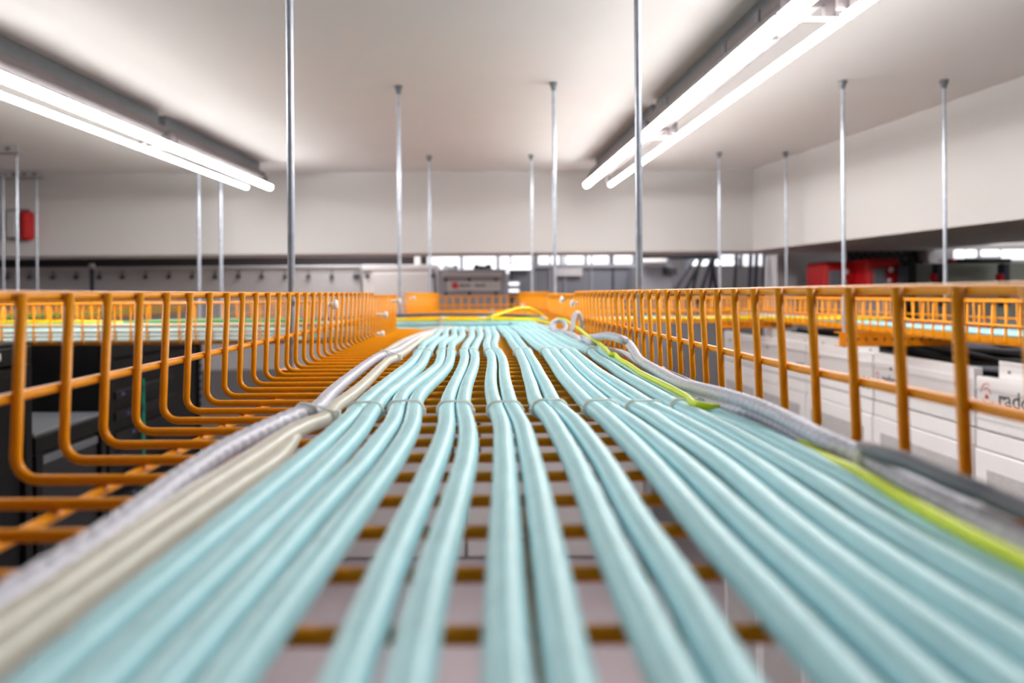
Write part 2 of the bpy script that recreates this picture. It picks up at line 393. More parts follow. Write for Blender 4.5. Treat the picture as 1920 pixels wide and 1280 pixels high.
def ceiling_channel(x0, x1, y, label):
    t = thing('ceiling_channel', label, 'channel', ((x0+x1)/2, y, ZC-0.045))
    part(t, 'web', box(x0, x1, y-0.02, y-0.017, ZC-0.045, ZC-0.001), 'light_steel')
    part(t, 'flange', box(x0, x1, y-0.02, y+0.02, ZC-0.045, ZC-0.042), 'light_steel')
    s = x1-0.05; k = 0
    while s > x0+0.02 and k < 8:
        part(t, 'slot', box(s-0.012, s+0.012, y-0.0206, y-0.019, ZC-0.032, ZC-0.014), 'grey_steel'); s -= 0.06; k += 1
ceiling_channel(-2.9, -2.235, 3.68, 'slotted grey channel on the ceiling at the left edge')
ceiling_channel(-3.2, -2.56, 4.45, 'farther slotted channel on the ceiling, against the back beam')

# ------------------------------------------------------------------ fluorescent fixtures
def fixture(p, q, label, inner, joint):
    """twin-tube batten from p (near) to q (far); `inner` is the side (+1/-1 in x) of the fatter tube, widened to take in the glare on the housing flank"""
    p, q = Vector(p), Vector(q); d = (q-p).normalized(); s = Vector((d.y, -d.x, 0)); m = (p+q)/2
    t = thing('fluorescent_fixture', label, 'light fixture', (m.x, m.y, ZC-0.155), 'ceiling lamps')
    def prism(prof, a, b):
        V = []
        for e in (a, b):
            for (u, z) in prof: V.append(Vector((e.x, e.y, 0))+s*u+Vector((0, 0, z)))
        n = len(prof)
        return V, [(i, (i+1) % n, n+(i+1) % n, n+i) for i in range(n)]+[tuple(range(n-1, -1, -1)), tuple(range(n, 2*n))]
    a = p+d*0.015; b = q-d*0.04; zh = ZC-0.062
    part(t, 'housing', prism([(-0.055, zh), (-0.055, zh-0.022), (-0.026, zh-0.042), (0.026, zh-0.042), (0.055, zh-0.022), (0.055, zh)], a, b), 'fixture_grey')
    part(t, 'gear_cover', prism([(-0.016, zh-0.042), (-0.016, zh-0.048), (0.016, zh-0.048), (0.016, zh-0.042)], a+d*0.2, b-d*0.2), 'fixture_grey')
    part(t, 'mounting_rail', prism([(-0.022, ZC-0.001), (-0.022, zh), (0.022, zh), (0.022, ZC-0.001)], a, b), 'grey_steel')
    for e in (0.12, 0.3, 0.75):
        c = p+d*((q-p).length*e)
        part(t, 'clip', prism([(-0.06, zh+0.004), (-0.06, zh-0.026), (-0.054, zh-0.026), (-0.054, zh+0.004)], c, c+d*0.025), 'grey_steel')
    zt = ZC-0.135
    for sg in (-1, 1):
        r = 0.0175 if sg == inner else 0.0112
        off = s*(0.0665*sg)
        c0, c1 = p+off+d*0.006, q+off-d*0.006; N = 14
        def hp(a0, a1, rr): return [(rr*math.cos(math.radians(a0+(a1-a0)*i/N)), zt+rr*math.sin(math.radians(a0+(a1-a0)*i/N))) for i in range(N+1)]
        part(t, 'diffuser', prism(hp(160, 380, r), c0, c1), 'tube_glow', True)       # the glowing lower part of the lamp
        part(t, 'spine', prism(hp(22, 158, r), c0, c1), 'fixture_grey', True)       # and its opaque back
        for e, dr in ((p, 1), (q, -1)):
            c = e+off*0.75+d*(0.02*dr)
            part(t, 'lamp_holder', prism([(-0.012, zh-0.02), (-0.012, zt+0.008), (0.012, zt+0.008), (0.012, zh-0.02)], c, c+d*(0.012*dr)), 'fixture_grey')
    if joint:
        c = p+d*0.008; part(t, 'cross_bar', prism([(-0.066, zt+0.006), (-0.066, zt-0.004), (0.066, zt-0.004), (0.066, zt+0.006)], c, c+d*0.012), 'fixture_white')
def row(pn, pf, names, lens, inner):
    pn, pf = Vector(pn+(0,)), Vector(pf+(0,)); d = (pn-pf).normalized(); e = pf
    for nm, L in zip(names, lens):
        f = e+d*L; fixture(f, e, nm, inner, True); e = f+d*0.006
row((-1.365, 2.153), (-1.243, 4.235), ('twin-tube ceiling lamp on the left, farthest of its row', 'twin-tube ceiling lamp on the left, at the picture edge', 'twin-tube ceiling lamp on the left, out of view beside the camera'), (1.15, 1.15, 1.15), 1)
row((0.737, 1.566), (0.657, 4.235), ('twin-tube ceiling lamp on the right, farthest of its row', 'twin-tube ceiling lamp on the right, in the middle of its row', 'twin-tube ceiling lamp on the right, cut off by the top edge'), (1.28, 1.28, 1.28), -1)

def fill_lamp(x, y, label, glow='fill_glow'):  # unseen lamp, added to brighten the space beyond a beam
    t = thing('added_fill_lamp', label, 'light fixture', (x, y, ZC-0.05), 'added fill lamps hidden by the beams')
    part(t, 'frame', merge(box(x-0.31, x+0.31, y-0.31, y-0.28, ZC-0.03, ZC), box(x-0.31, x+0.31, y+0.28, y+0.31, ZC-0.03, ZC), box(x-0.31, x-0.28, y-0.28, y+0.28, ZC-0.03, ZC), box(x+0.28, x+0.31, y-0.28, y+0.28, ZC-0.03, ZC)), 'fixture_white')
    part(t, 'lens', box(x-0.28, x+0.28, y-0.28, y+0.28, ZC-0.02, ZC-0.012), glow)
for x, y, l in ((-1.0, 5.36, 'added fill lamp hidden behind the back beam, left of the middle'), (1.1, 5.36, 'added fill lamp hidden behind the back beam, right of the middle'), (3.18, 3.0, 'added fill lamp hidden behind the right beam, nearer one'), (3.18, 4.5, 'added fill lamp hidden behind the right beam, farther one')): fill_lamp(x, y, l, 'fill_glow' if x < 2 else 'fill_glow_soft')

# ------------------------------------------------------------------ aqua cables
HCB, CR = 0.0955, 0.0066
ROWS = [1280, 1150, 1060, 980, 927, 870, 830, 800, 775, 764, 744, 720.6, 702, 686, 669, 660, 645.6, 631.6, 617.5]
# per row and pair: left edge, seam, right edge in the photograph
T = {
0: [(27,134,258),(188,271,383),(300,379,466),(397,471,537),(464,527,594),(540,585,646),(583,631,681),(622,657,703),(652,679,712),(660,688,719),(680,708,737),(712,737,768),(737,758,787),(755,779,799),(772,790,807),(776,796,808),(783,805,822),(808,827,841),(818,831,842)],
1: [(258,365,477),(383,470,572),(466,545,637),(537,609,691),(594,656,729),(657,705,764),(687,734,784),(716,756,792),(727,760,792),(729,762,791),(737,768,799),(768,790,822),(794,813,841),(813,830,851),(818,837,855),(819,837,854),(821,838,857),(845,860,873),(844,859,873)],
2: [(598,690,724,811),(660,734,757,831),(690,769,784,855),(736,802,815,874),(762,821,831,887),(792,840,850,898),(811,851,860,899),(818,858,896),(822,853,887),(822,852,882),(828,855,885),(841,863,888),(852,871,896),(859,878,901),(862,882,901),(861,877,895),(866,883,902),(877,894,908),(877,892,906)],
3: [(909,993,1016,1117),(909,986,1005,1091),(912,982,994,1071),(918,977,989,1048),(921,975,983,1036),(924,969,976,1019),(926,963,968,1007),(926,961,964,998),(918,949,981),(915,944,973),(909,937,940,967),(909,931,936,960),(911,931,936,955),(913,932,936,954),(912,932,950),(909,923,936),(905,919,934),(909,924,938),(907,919,930)],
4: [(1208,1320,1428),(1144,1262,1355),(1115,1205,1300),(1092,1161,1228),(1075,1135,1200),(1051,1109,1159),(1035,1082,1127),(1019,1062,1103),(1009,1041,1069),(991,1023,1025,1056),(987,1015,1019,1047),(984,1007,1011,1034),(979,999,1002,1023),(976,994,996,1014),(968,986,1002),(965,980,994),(953,969,984),(946,961,975),(934,945,957)],
5: [(1515,1653,1784),(1404,1532,1636),(1324,1438,1512),(1269,1350,1430),(1230,1303,1371),(1187,1249,1305),(1154,1207,1251),(1123,1175,1209),(1110,1142,1172),(1088,1123,1153),(1073,1105,1130),(1055,1081,1102),(1040,1063,1084),(1030,1052,1069),(1019,1037,1055),(1014,1030,1044),(991,1011,1025),(979,994,1006),(962,973,986)],
6: [(1792,1935,2070),(1626,1733,1854),(1512,1613,1713),(1424,1515,1584),(1380,1448,1522),(1314,1386,1438),(1260,1326,1372),(1220,1272,1318),(1202,1232,1262),(1159,1200,1236),(1136,1172,1208),(1106,1137,1167),(1086,1112,1136),(1072,1095,1116),(1057,1077,1094),(1050,1064,1081),(1025,1039,1054),(1006,1019,1032),(988,999,1011)],
7: [(2075,2250,2390),(1860,2000,2100),(1715,1835,1925),(1586,1690,1765),(1525,1612,1676),(1442,1504,1560),(1376,1429,1481),(1324,1372,1423),(1279,1312,1340),(1247,1292,1324),(1209,1259,1289),(1172,1219,1244),(1145,1184,1208),(1130,1161,1186),(1105,1130,1150),(1099,1116,1132),(1057,1075,1092),(1036,1050,1062),(1013,1024,1036)],
}
YS = [-0.30+0.0125*i for i in range(int((2.05+0.30)/0.0125)+1)]
tabs = []
for k in range(8):
    for side in (0, 1):
        tb = []
        for y, e in zip(ROWS, T[k]):
            xc = ((e[0]+e[1])/2 if side == 0 else (e[-2]+e[-1])/2)
            p = onh(xc, y, HCB); tb.append((p.y, p.x))
        tb.sort(); tabs.append(tb)
X = [[interp(tb, yy) for yy in YS] for tb in tabs]
def smooth(a, n):
    for _ in range(n): a = [a[0]]+[(a[i-1]+2*a[i]+a[i+1])/4 for i in range(1, len(a)-1)]+[a[-1]]
    return a
X = [smooth(a, 5) for a in X]
for _ in range(60):
    for i in range(len(YS)):
        for c in range(15):
            d = X[c+1][i]-X[c][i]; need = 2*CR*1.005
            if d < need:
                e = (need-d)/2; X[c][i] -= e; X[c+1][i] += e
        X[15][i] = min(X[15][i], XR-WR-CR-0.006)
X = [smooth(a, 2) for a in X]
ORD = ['first', 'second', 'third', 'fourth', 'fifth', 'sixth', 'seventh', 'eighth']
CAB = []
for c in range(16):
    k, side = divmod(c, 2)
    pts = [Vector((x, y, -HCB+0.0006*math.sin(y*9+c)+0.0012*math.exp(-((y-1.19)/0.05)**2))) for x, y in zip(X[c], YS)]
    CAB.append(pts)
    rowi, coli = divmod(c, 4); Yc = 2.373+0.0137*coli; zc = -0.1365+0.0134*rowi; x0 = pts[-1].x; Rt = 0.055
    tail = [pts[-1]]
    xs = x0-0.012*(c-7)/8
    tail += [Vector((xs, 2.05+(Yc-Rt-2.05)*0.5, -HCB+(zc+HCB)*0.35)), Vector((xs, Yc-Rt, zc))]
    tail += [Vector((xs-Rt+Rt*math.cos(math.radians(a)), Yc-Rt+Rt*math.sin(math.radians(a)), zc)) for a in (30, 60, 90)]
    for xx in (-0.45, -0.9, -1.4, -2.0, -2.7):
        if xx < xs-Rt-0.1: tail.append(Vector((xx, Yc+0.002*math.sin(xx*7+c), zc+0.0008*math.sin(xx*9+c*2))))
    full = pts[:-1]+cat_rom(tail, 0.02)
    rr = [CR*(1+0.06*min(1, max(0, (p.y-1.3)/0.5))) if p.y > 1.3 else CR for p in full]
    top('aqua_cable', tube(full, rr, 16, uv=True), 'aqua_jacket', 'aqua cable, %s one of the %s tied pair counted from the left' % (('left', 'right')[side], ORD[k]), 'cable', 'aqua cables tied in pairs', smooth=True)

# ------------------------------------------------------------------ zip ties
def stadium(xa, xb, z, r, n=10):
    pts = [(xb+r*math.sin(math.pi*i/n), z+r*math.cos(math.pi*i/n)) for i in range(n+1)]
    pts += [(xa-r*math.sin(math.pi*i/n), z-r*math.cos(math.pi*i/n)) for i in range(n+1)]
    return pts
def band(loop, y, wd, th):
    n = len(loop); cx = sum(p[0] for p in loop)/n; cz = sum(p[1] for p in loop)/n; V, Fc = [], []
    prof = ((0, -wd/2), (th*0.55, -wd/2), (th, -wd*0.22), (th, wd*0.22), (th*0.55, wd/2), (0, wd/2)); m = len(prof)
    for (x, z) in loop:
        d = Vector((x-cx, 0, z-cz)).normalized()
        for (o, yy) in prof: V.append(Vector((x, y+yy, z))+d*o)
    for i in range(n):
        j = (i+1) % n
        for k in range(m):
            l = (k+1) % m; Fc.append((m*i+k, m*i+l, m*j+l, m*j+k))
    bm = bmesh.new(); vs = [bm.verts.new(v) for v in V]
    for f in Fc: bm.faces.new([vs[i] for i in f])
    bmesh.ops.recalc_face_normals(bm, faces=bm.faces[:]); bm.verts.index_update()
    Fc = [tuple(v.index for v in f.verts) for f in bm.faces]; bm.free()
    return V, Fc
def ztie(xa, xb, y, z, r, label, wd=0.0048, group='white zip ties on the cables', head=1):
    t = thing('zip_tie', label, 'zip tie', ((xa+xb)/2, y, z-r-0.002), group)
    part(t, 'band', band(stadium(xa, xb, z, r+0.0002), y, wd, 0.0020), 'nylon_white', True)
    hx = (xa-r-0.003) if head < 0 else xb+r-0.001
    part(t, 'head', box(hx, hx+0.004, y-0.0035, y+0.0035, z-0.004, z+0.001, 0.0008), 'nylon_white')
    return t
for nm, Yt in (('front', 0.6195), ('middle', 1.195), ('rear', 1.745)):
    for k in range(8):
        xa = interp(list(zip(YS, X[2*k])), Yt); xb = interp(list(zip(YS, X[2*k+1])), Yt)
        zz = interp([(p.y, p.z) for p in CAB[2*k]], Yt)
        ztie(xa, xb, Yt, zz, CR*1.04 if nm == 'rear' else CR, 'white zip tie in the %s row, around the %s aqua pair from the left' % (nm, ORD[k]), head=-1 if k >= 4 else 1)

# ------------------------------------------------------------------ cables at the left edge of the bundle
def pts_h(L): return [onh(x, y, h) for x, y, h in L]
def rope(pitch, amp): return lambda s, v: 1-amp*0.5+amp*abs(math.sin(math.pi*(s/pitch+v*2)))
def braid(pitch, amp):
    return lambda s, v: 1+amp*0.5*(math.sin(2*math.pi*(s/pitch+v*3))+math.sin(2*math.pi*(s/pitch-v*3)))
def extend(P, y=-0.3):
    sl = (P[0].x-P[1].x)/(P[0].y-P[1].y); out = []
    for k in (5, 4, 3, 2, 1):
        yy = P[0].y+(y-P[0].y)*k/5; out.append(Vector((P[0].x+sl*0.25*(yy-P[0].y), yy, P[0].z)))
    return out+P
gr = pts_h([(34,1113,.0925),(134,1049,.0925),(235,979,.0925),(336,901,.0925),(420,844,.092),(504,801,.091),(558,777,.090),(594,766,.089),(615,744,.0895),(635,725,.091),(662,703,.092),(688,683,.0915),(708,670,.090),(724,664,.089),(745,657,.091),(771,641,.093),(795,629,.094)])
gr = extend(gr)+[Vector((-0.10, 2.08, -0.097)), Vector((-0.135, 2.25, -0.106)), Vector((-0.24, 2.333, -0.118)), Vector((-0.5, 2.345+0.014, -0.133))]
top('braided_cable', tube(cat_rom(gr, 0.0014), 0.0058, 16, mod=rope(0.014, 0.20)), 'silver_braid', 'silver braided cable left of the aqua cables, lying on the beige ones', 'cable', smooth=True)
b1 = pts_h([(0,1179,.0955),(101,1112,.0955),(235,1018,.0955),(369,927,.0955),(470,862,.0955),(547,811,.095),(584,794,.0945),(612,784,.094),(628,763,.0945),(657,742,.0955),(685,718,.0955),(710,693,.0955),(727,677,.0945),(740,672,.094),(755,663,.0955),(779,645,.0955),(801,631,.0955)])
b1 = extend(b1)+[Vector((-0.085, 2.07, -0.097)), Vector((-0.115, 2.26, -0.103)), Vector((-0.22, 2.345, -0.118)), Vector((-0.5, 2.357, -0.123))]
top('beige_cable', tube(cat_rom(b1, 0.012), 0.0060, 14, uv=True), 'beige_jacket', 'beige cable beside the silver braided one, right of it at the front zip tie', 'cable', 'beige cables at the left', smooth=True)
b2 = pts_h([(67,1179,.099),(201,1085,.099),(302,1011,.099),(437,917,.099),(519,860,.0995)])+[Vector((-0.130, 0.52, -0.0985)), Vector((-0.142, 0.62, -0.0975)), Vector((-0.150, 0.80, -0.0985)), Vector((-0.160, 1.0, -0.0985)), Vector((-0.158, 1.2, -0.0965))]+pts_h([(752,642,.096),(782,629,.096)])
b2 = extend(b2)+[Vector((-0.118, 2.06, -0.0975)), Vector((-0.15, 2.24, -0.104)), Vector((-0.26, 2.325, -0.12)), Vector((-0.5, 2.335+0.022, -0.113))]
top('beige_cable', tube(cat_rom(b2, 0.012), 0.0055, 14, uv=True), 'beige_jacket', 'lower beige cable, nearest to the first aqua pair in the foreground', 'cable', 'beige cables at the left', smooth=True)
def loop_tie(pa, pb, ra, rb, label, wd=0.005, tail=None):
    """tie around two round cables a (upper left) and b (lower right) in the XZ plane"""
    y = (pa.y+pb.y)/2; P = []
    for p, r in ((pa, ra), (pb, rb)):
        for i in range(24): P.append((p.x+(r+0.0004)*math.cos(2*math.pi*i/24), p.z+(r+0.0004)*math.sin(2*math.pi*i/24)))
    P = sorted(set(P)); lo, hi = [], []
    cr = lambda o, a, b: (a[0]-o[0])*(b[1]-o[1])-(a[1]-o[1])*(b[0]-o[0])
    for q in P:
        while len(lo) > 1 and cr(lo[-2], lo[-1], q) <= 0: lo.pop()
        lo.append(q)
    for q in reversed(P):
        while len(hi) > 1 and cr(hi[-2], hi[-1], q) <= 0: hi.pop()
        hi.append(q)
    loop = lo[:-1]+hi[:-1]
    t = thing('zip_tie', label, 'zip tie', (pb.x, y, min(p[1] for p in loop)), 'white zip ties on the cables')
    part(t, 'band', band(loop, y, wd, 0.0020), 'nylon_white', True)
    m = max(loop, key=lambda q: q[0]+q[1]*0.3)
    part(t, 'head', box(m[0]-0.001, m[0]+0.0045, y-0.0035, y+0.0035, m[1]-0.004, m[1]+0.004, 0.0008), 'nylon_white')
def at_y(P, y): return Vector((interp([(p.y, p.x) for p in P], y), y, interp([(p.y, p.z) for p in P], y)))
for Yt, lab in ((0.575, 'white zip tie joining the silver braided cable to the beige one, nearest'), (1.10, 'white zip tie joining the silver braided and beige cables, farther back')):
    a_, b_ = at_y(gr, Yt), at_y(b1, Yt)
    loop_tie(a_, b_, 0.0062, 0.006, lab)

# ------------------------------------------------------------------ cables at the right edge
y1 = [onh(*q) for q in ((1911,1048,.087),(1817,1001,.087),(1717,947,.0875),(1616,888,.089),(1542,855,.091))]+[Vector((0.198, 0.49, -0.0935)), Vector((0.197, 0.57, -0.091))]
y1 += [onh(*q) for q in ((1309,759,.0875),(1290,745,.087),(1265,731,.087),(1227,712,.087),(1203,700,.087),(1180,684,.087),(1161,673,.087),(1153,664,.0865),(1145,665,.087),(1138,657,.087),(1125,645,.085),(1106,633,.080),(1088,618,.078),(1073,608,.077),(1059,599,.071),(1045,597,.069),(1031,605,.080))]
y1 = extend(y1)
y1 += [Vector((0.17, 2.30, -0.084)), Vector((0.10, 2.345, -0.083))]
top('lime_wire', tube(cat_rom(y1, 0.008), 0.0029, 10), 'lime_wire', 'thin lime yellow wire running beside the rightmost aqua cables', 'cable', smooth=True)
g1 = [onh(*q) for q in ((1885,1001,.089),(1817,966,.089),(1750,932,.088),(1683,893,.088),(1616,855,.087),(1556,829,.085),(1519,810,.084),(1462,780,.082),(1406,756,.080),(1350,739,.081),(1312,729,.084),(1275,718,.088),(1237,697,.090),(1214,684,.089),(1198,673,.086),(1188,657,.078),(1178,643,.071),(1163,635,.065),(1138,629,.066),(1114,632,.078))]
g1 = extend(g1)+[onh(1099,633,.086), onh(1085,633,.093)]
top('braided_cable', tube(cat_rom(g1, 0.0013), 0.0056, 18, mod=braid(0.008, 0.09)), 'grey_braid', 'grey braided cable at the right side wires, arching up behind the lime wire', 'cable', smooth=True)
g2 = [onh(*q) for q in ((1880,1022,.1),(1700,926,.0995),(1570,858,.0945),(1481,806,.089),(1425,778,.087),(1369,765,.088),(1303,747,.0935),(1260,722,.0975),(1225,699,.0985),(1200,682,.098),(1172,664,.0975),(1140,656,.0965),(1125,652,.094),(1109,645,.087),(1098,637,.084),(1088,640,.090),(1082,633,.089),(1070,626,.088))]
g2 = extend(g2)
c0 = onh(1049, 612, .079)
for a in range(0, 541, 30):
    t = math.radians(-60-a); rr = 0.021-0.000018*a
    g2.append(Vector((c0.x+rr*math.cos(t), c0.y+0.02*math.sin(t)+a*0.00002, c0.z+rr*0.75*math.sin(t))))
top('braided_cable', tube(cat_rom(g2, 0.0013), 0.0050, 18, mod=braid(0.008, 0.09)), 'grey_braid', 'grey braided cable curled into a small coil behind the aqua cables', 'cable', smooth=True)
g3 = [onh(*q) for q in ((1918,956,.079),(1851,926,.078),(1784,901,.077),(1710,868,.076),(1650,850,.0775),(1618,842,.084))]
g3 = extend(g3)+[Vector((0.2135, 0.46, -0.0965)), Vector((0.2185, 0.54, -0.0972)), Vector((0.2215, 0.62, -0.097)), Vector((0.2225, 0.75, -0.0975)), Vector((0.2225, 0.95, -0.0975))]
top('dark_grey_cable', tube(cat_rom(g3, 0.01), 0.0042, 12), 'dark_grey_jacket', 'dark grey cable at the right edge, outermost of all cables', 'cable', smooth=True)
u = [onh(1072, 617, .090), onh(1073, 603, .074), onh(1076.5, 592, .058), onh(1083, 586.5, .050), onh(1089, 597, .064), onh(1094.5, 617, .090), onh(1099, 626, .097)]
u = [Vector((p.x, 1.68+0.006*i, p.z*1.0)) for i, p in enumerate([atY(x, y, 1.70) for x, y in ((1071, 622), (1073, 604), (1077, 591), (1083, 586.5), (1089, 596), (1094, 616), (1098, 622))])]
top('cable_loop', tube(cat_rom(u, 0.0014), 0.0055, 16, mod=braid(0.008, 0.08)), 'silver_braid', 'pale cable end bent into an upright loop against the right side wires', 'cable', smooth=True)
a_ = at_y(g1, 0.387); b_ = at_y(g2, 0.387)
loop_tie(a_, at_y(g2, 0.387), 0.0062, 0.0056, 'pale zip tie around the grey braided cables in the right foreground')

# ------------------------------------------------------------------ cables crossing at the far end and in the side trays
def run(name, L, r, m, label, step=0.03, n=10):
    return top(name, tube(cat_rom([Vector(p) for p in L], step), r, n), m, label, 'cable', smooth=True)
run('yellow_cable', [(0.205, 2.372, -0.0825), (0.0, 2.372, -0.0825), (-0.24, 2.372, -0.0825), (-0.36, 2.39, -0.083), (-0.6, 2.46, -0.1), (-0.95, 2.46, -0.1), (-1.2, 2.41, -0.084), (-1.36, 2.376, -0.0815), (-2.0, 2.376, -0.081), (-2.7, 2.376, -0.081)], 0.0052, 'yellow_jacket', 'bright yellow cable crossing on top of the aqua bundle at the far end')
run('yellow_cable', [(0.02, 2.36, -0.077), (0.06, 2.40, -0.066), (0.11, 2.46, -0.052), (0.16, 2.52, -0.052), (0.20, 2.58, -0.075), (0.222, 2.75, -0.096), (0.222, 3.2, -0.0985), (0.222, 4.2, -0.0985)], 0.0048, 'yellow_jacket', 'yellow cable rising in a hump from the crossing one towards the right side')
run('grey_cable', [(0.19, 2.46, -0.078), (0.0, 2.462, -0.070), (-0.25, 2.464, -0.071), (-0.7, 2.47, -0.09), (-1.5, 2.47, -0.132), (-2.7, 2.47, -0.138)], 0.0052, 'dark_grey_jacket', 'grey cable crossing just behind the bright yellow one')
run('green_cable', [(-0.4, 2.45, -0.120), (-0.52, 2.42, -0.088), (-0.7, 2.405, -0.083), (-1.0, 2.40, -0.083), (-1.3, 2.44, -0.092), (-2.0, 2.45, -0.094), (-2.7, 2.45, -0.094)], 0.006, 'green_jacket', 'green cable among the aqua ones in the left crossing tray')
run('beige_wire', [(-0.16, 2.72, -0.098), (-0.13, 3.1, -0.09), (-0.05, 3.4, -0.0995), (0.02, 3.0, -0.0995), (0.01, 2.72, -0.0985)], 0.0045, 'beige_jacket', 'beige wire curling on the far tray section, left half')
run('grey_cable', [(-0.04, 2.75, -0.0985), (0.02, 3.05, -0.0985), (0.05, 3.6, -0.0985), (0.06, 4.5, -0.0985)], 0.0055, 'silver_braid', 'thin pale cable running away along the middle of the far tray section')
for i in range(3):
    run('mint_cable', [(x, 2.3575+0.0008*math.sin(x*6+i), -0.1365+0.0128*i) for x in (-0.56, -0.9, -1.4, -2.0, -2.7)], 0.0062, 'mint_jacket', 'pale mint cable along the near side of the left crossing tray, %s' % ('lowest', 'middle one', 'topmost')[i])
t = thing('strap', 'beige strap tying the crossing aqua and yellow cables, left of the middle', 'strap', (-0.128, 2.36, -0.15), None)
part(t, 'band', merge(box(-0.1315, -0.1235, 2.358, 2.361, -0.108, -0.076, 0.0006), box(-0.1315, -0.1235, 2.358, 2.392, -0.0772, -0.0752, 0.0006)), 'beige_jacket')
for i, xx in enumerate((0.028, 0.19)):
    t = thing('zip_tie', ('white zip tie on the crossing yellow cable, near the middle', 'white tie at the right end of the crossing yellow cable')[i], 'zip tie', (xx, 2.372, -0.09), 'white zip ties on the cables')
    lp = [(2.372+0.0058*math.cos(2*math.pi*k/16), -0.0825+0.0058*math.sin(2*math.pi*k/16)) for k in range(16)]
    V, Fc = band(lp, 0, 0.010 if i == 0 else 0.022, 0.0012); V = [Vector((xx+v.y, v.x, v.z)) for v in V]
    part(t, 'band', (V, Fc), 'nylon_white', True)
    part(t, 'head', box(xx-0.004, xx+0.004, 2.364, 2.368, -0.078, -0.072, 0.001), 'nylon_white')
for i in range(5):
    run('aqua_cable', [(1.478+0.024*i+0.003*math.sin(y*3+i), y, -0.1265) for y in (0.7, 1.2, 1.8, 2.4, 3.0, 3.7, 4.4)], 0.0076, 'aqua_jacket', 'pale aqua cable in the right tray, %s from its near side' % ORD[i])
run('yellow_cable', [(1.55, 2.75, -0.109), (1.50, 2.95, -0.109), (1.42, 3.25, -0.118), (1.30, 3.48, -0.124), (1.1, 3.52, -0.125), (0.7, 3.52, -0.126), (0.30, 3.52, -0.126)], 0.0075, 'yellow_jacket', 'yellow cable turning from the right tray into the tray that crosses to it')
run('orange_cable', [(1.56, 2.3, -0.111), (1.52, 2.9, -0.111), (1.50, 3.6, -0.111), (1.52, 4.4, -0.111)], 0.006, 'red_logo', 'orange-red cable on top of the aqua ones in the right tray')
for i in range(3):
    run('aqua_cable', [(x, 3.56+0.03*i, -0.126) for x in (0.3, 0.6, 0.9, 1.24)], 0.0075, 'aqua_jacket', 'pale aqua cable in the tray crossing to the right, %s from the front' % ORD[i])
for i, (m, z) in enumerate((('yellow_jacket', -0.108), ('green_jacket', -0.108), ('aqua_jacket', -0.108), ('yellow_jacket', -0.094), ('green_jacket', -0.094))):
    run('side_cable', [(-2.32+0.05*i+0.02*math.sin(y*2+i), y, z) for y in (2.75, 3.3, 4.0, 4.7, 5.3)], 0.009, m, '%s cable in the far left tray, %s from its outer side' % (m.split('_')[0], ORD[i]))

# ------------------------------------------------------------------ white racks on the right
RX = 1.5
def white_rack(y0, y1, zt, plate, zp, sign, number, who):
    t = thing('server_rack', 'white server rack in the right row, ' + who, 'server rack', (RX+0.5, (y0+y1)/2, ZF), 'white server racks')
    e = 0.004
    part(t, 'body', box(RX+0.03, RX+1.05, y0+e, y1-e, ZF+0.05, zt-0.05), 'rack_white')
    part(t, 'roof', box(RX+0.06, RX+1.05, y0+e, y1-e, zt-0.05, zt-0.045), 'rack_black')
    part(t, 'plinth', box(RX+0.06, RX+1.0, y0+e, y1-e, ZF, ZF+0.05), 'black_plastic')
    part(t, 'header', box(RX, RX+0.03, y0+e, y1-e, -0.418, zt, 0.003), 'rack_white')
    part(t, 'ridge', box(RX-0.004, RX, y0+e+0.004, y1-e-0.004, zt-0.04, zt-0.03, 0.0015), 'rack_white')
    if plate:
        pl = part(t, 'top_plate', box(RX+0.035, RX+0.038, y0+e+plate[0], y1-e-plate[1], zt-0.045, zp), 'rack_white')
        for yy in (y0+0.08, y1-0.10):
            part(t, 'screw', tube([(RX+0.036, yy, zp-0.03), (RX+0.031, yy, zp-0.03)], 0.004, 10), 'grey_steel')
    part(t, 'rail', box(RX-0.001, RX+0.028, y0+e, y1-e, -0.476, -0.424, 0.002), 'rack_white')
    d = part(t, 'door', box(RX-0.006, RX+0.026, y0+e, y1-e, ZF+0.06, -0.480, 0.004), 'rack_white')
    part(d, 'mesh_panel', box(RX-0.008, RX-0.005, y0+0.06, y1-0.06, ZF+0.14, -0.535), 'white_perforated')
    part(d, 'handle', box(RX-0.03, RX-0.004, y0+0.025, y0+0.05, -1.45, -1.25, 0.006), 'black_plastic')
    part(t, 'latch', tube([(RX-0.001, y1-0.13, zt-0.05), (RX-0.006, y1-0.13, zt-0.05)], 0.006, 10), 'grey_steel')
    if sign:
        # the sign reads from the far end of the header towards the camera: text runs along -Y on the face looking to -X
        yb = y1-0.045*sign; zc = zt-(0.056 if sign == 1 else 0.092); k_ = sign
        lg = part(t, 'sign_plate', box(RX-0.003, RX-0.0005, y0+0.06, y1-0.012, zt-0.125, zt-0.006, 0.001), 'rack_white')
        def ringarc(r, a0, a1, w):
            P = [Vector((RX-0.0036, yb-0.012-k_*r*math.cos(math.radians(a))*0.9, zc+k_*r*1.25*math.sin(math.radians(a)))) for a in range(a0, a1+1, 15)]; w *= k_
            return tube(P, [w*0.3]+[w]*(len(P)-2)+[w*0.3], 6)
        part(lg, 'logo', merge(ringarc(0.021, 20, 140, 0.0018), ringarc(0.021, 200, 320, 0.0018), ringarc(0.031, 60, 170, 0.0016), ringarc(0.031, 240, 350, 0.0016),
             tube([(RX-0.003, yb-0.012, zc), (RX-0.005, yb-0.012, zc)], 0.007*k_, 12)), 'red_logo', True)
        text('radore', 0.070*k_, 'ink_dark', 'lettering', lg, (RX-0.0034, yb-0.012-0.048*k_, zc-0.020*k_), (0, -1, 0), (0, 0, 1))
    if number:
        text(number, 0.062, 'ink_black', 'number', t, (RX-0.0012, y0+0.115, zt-0.135), (0, -1, 0), (0, 0, 1))
    return t
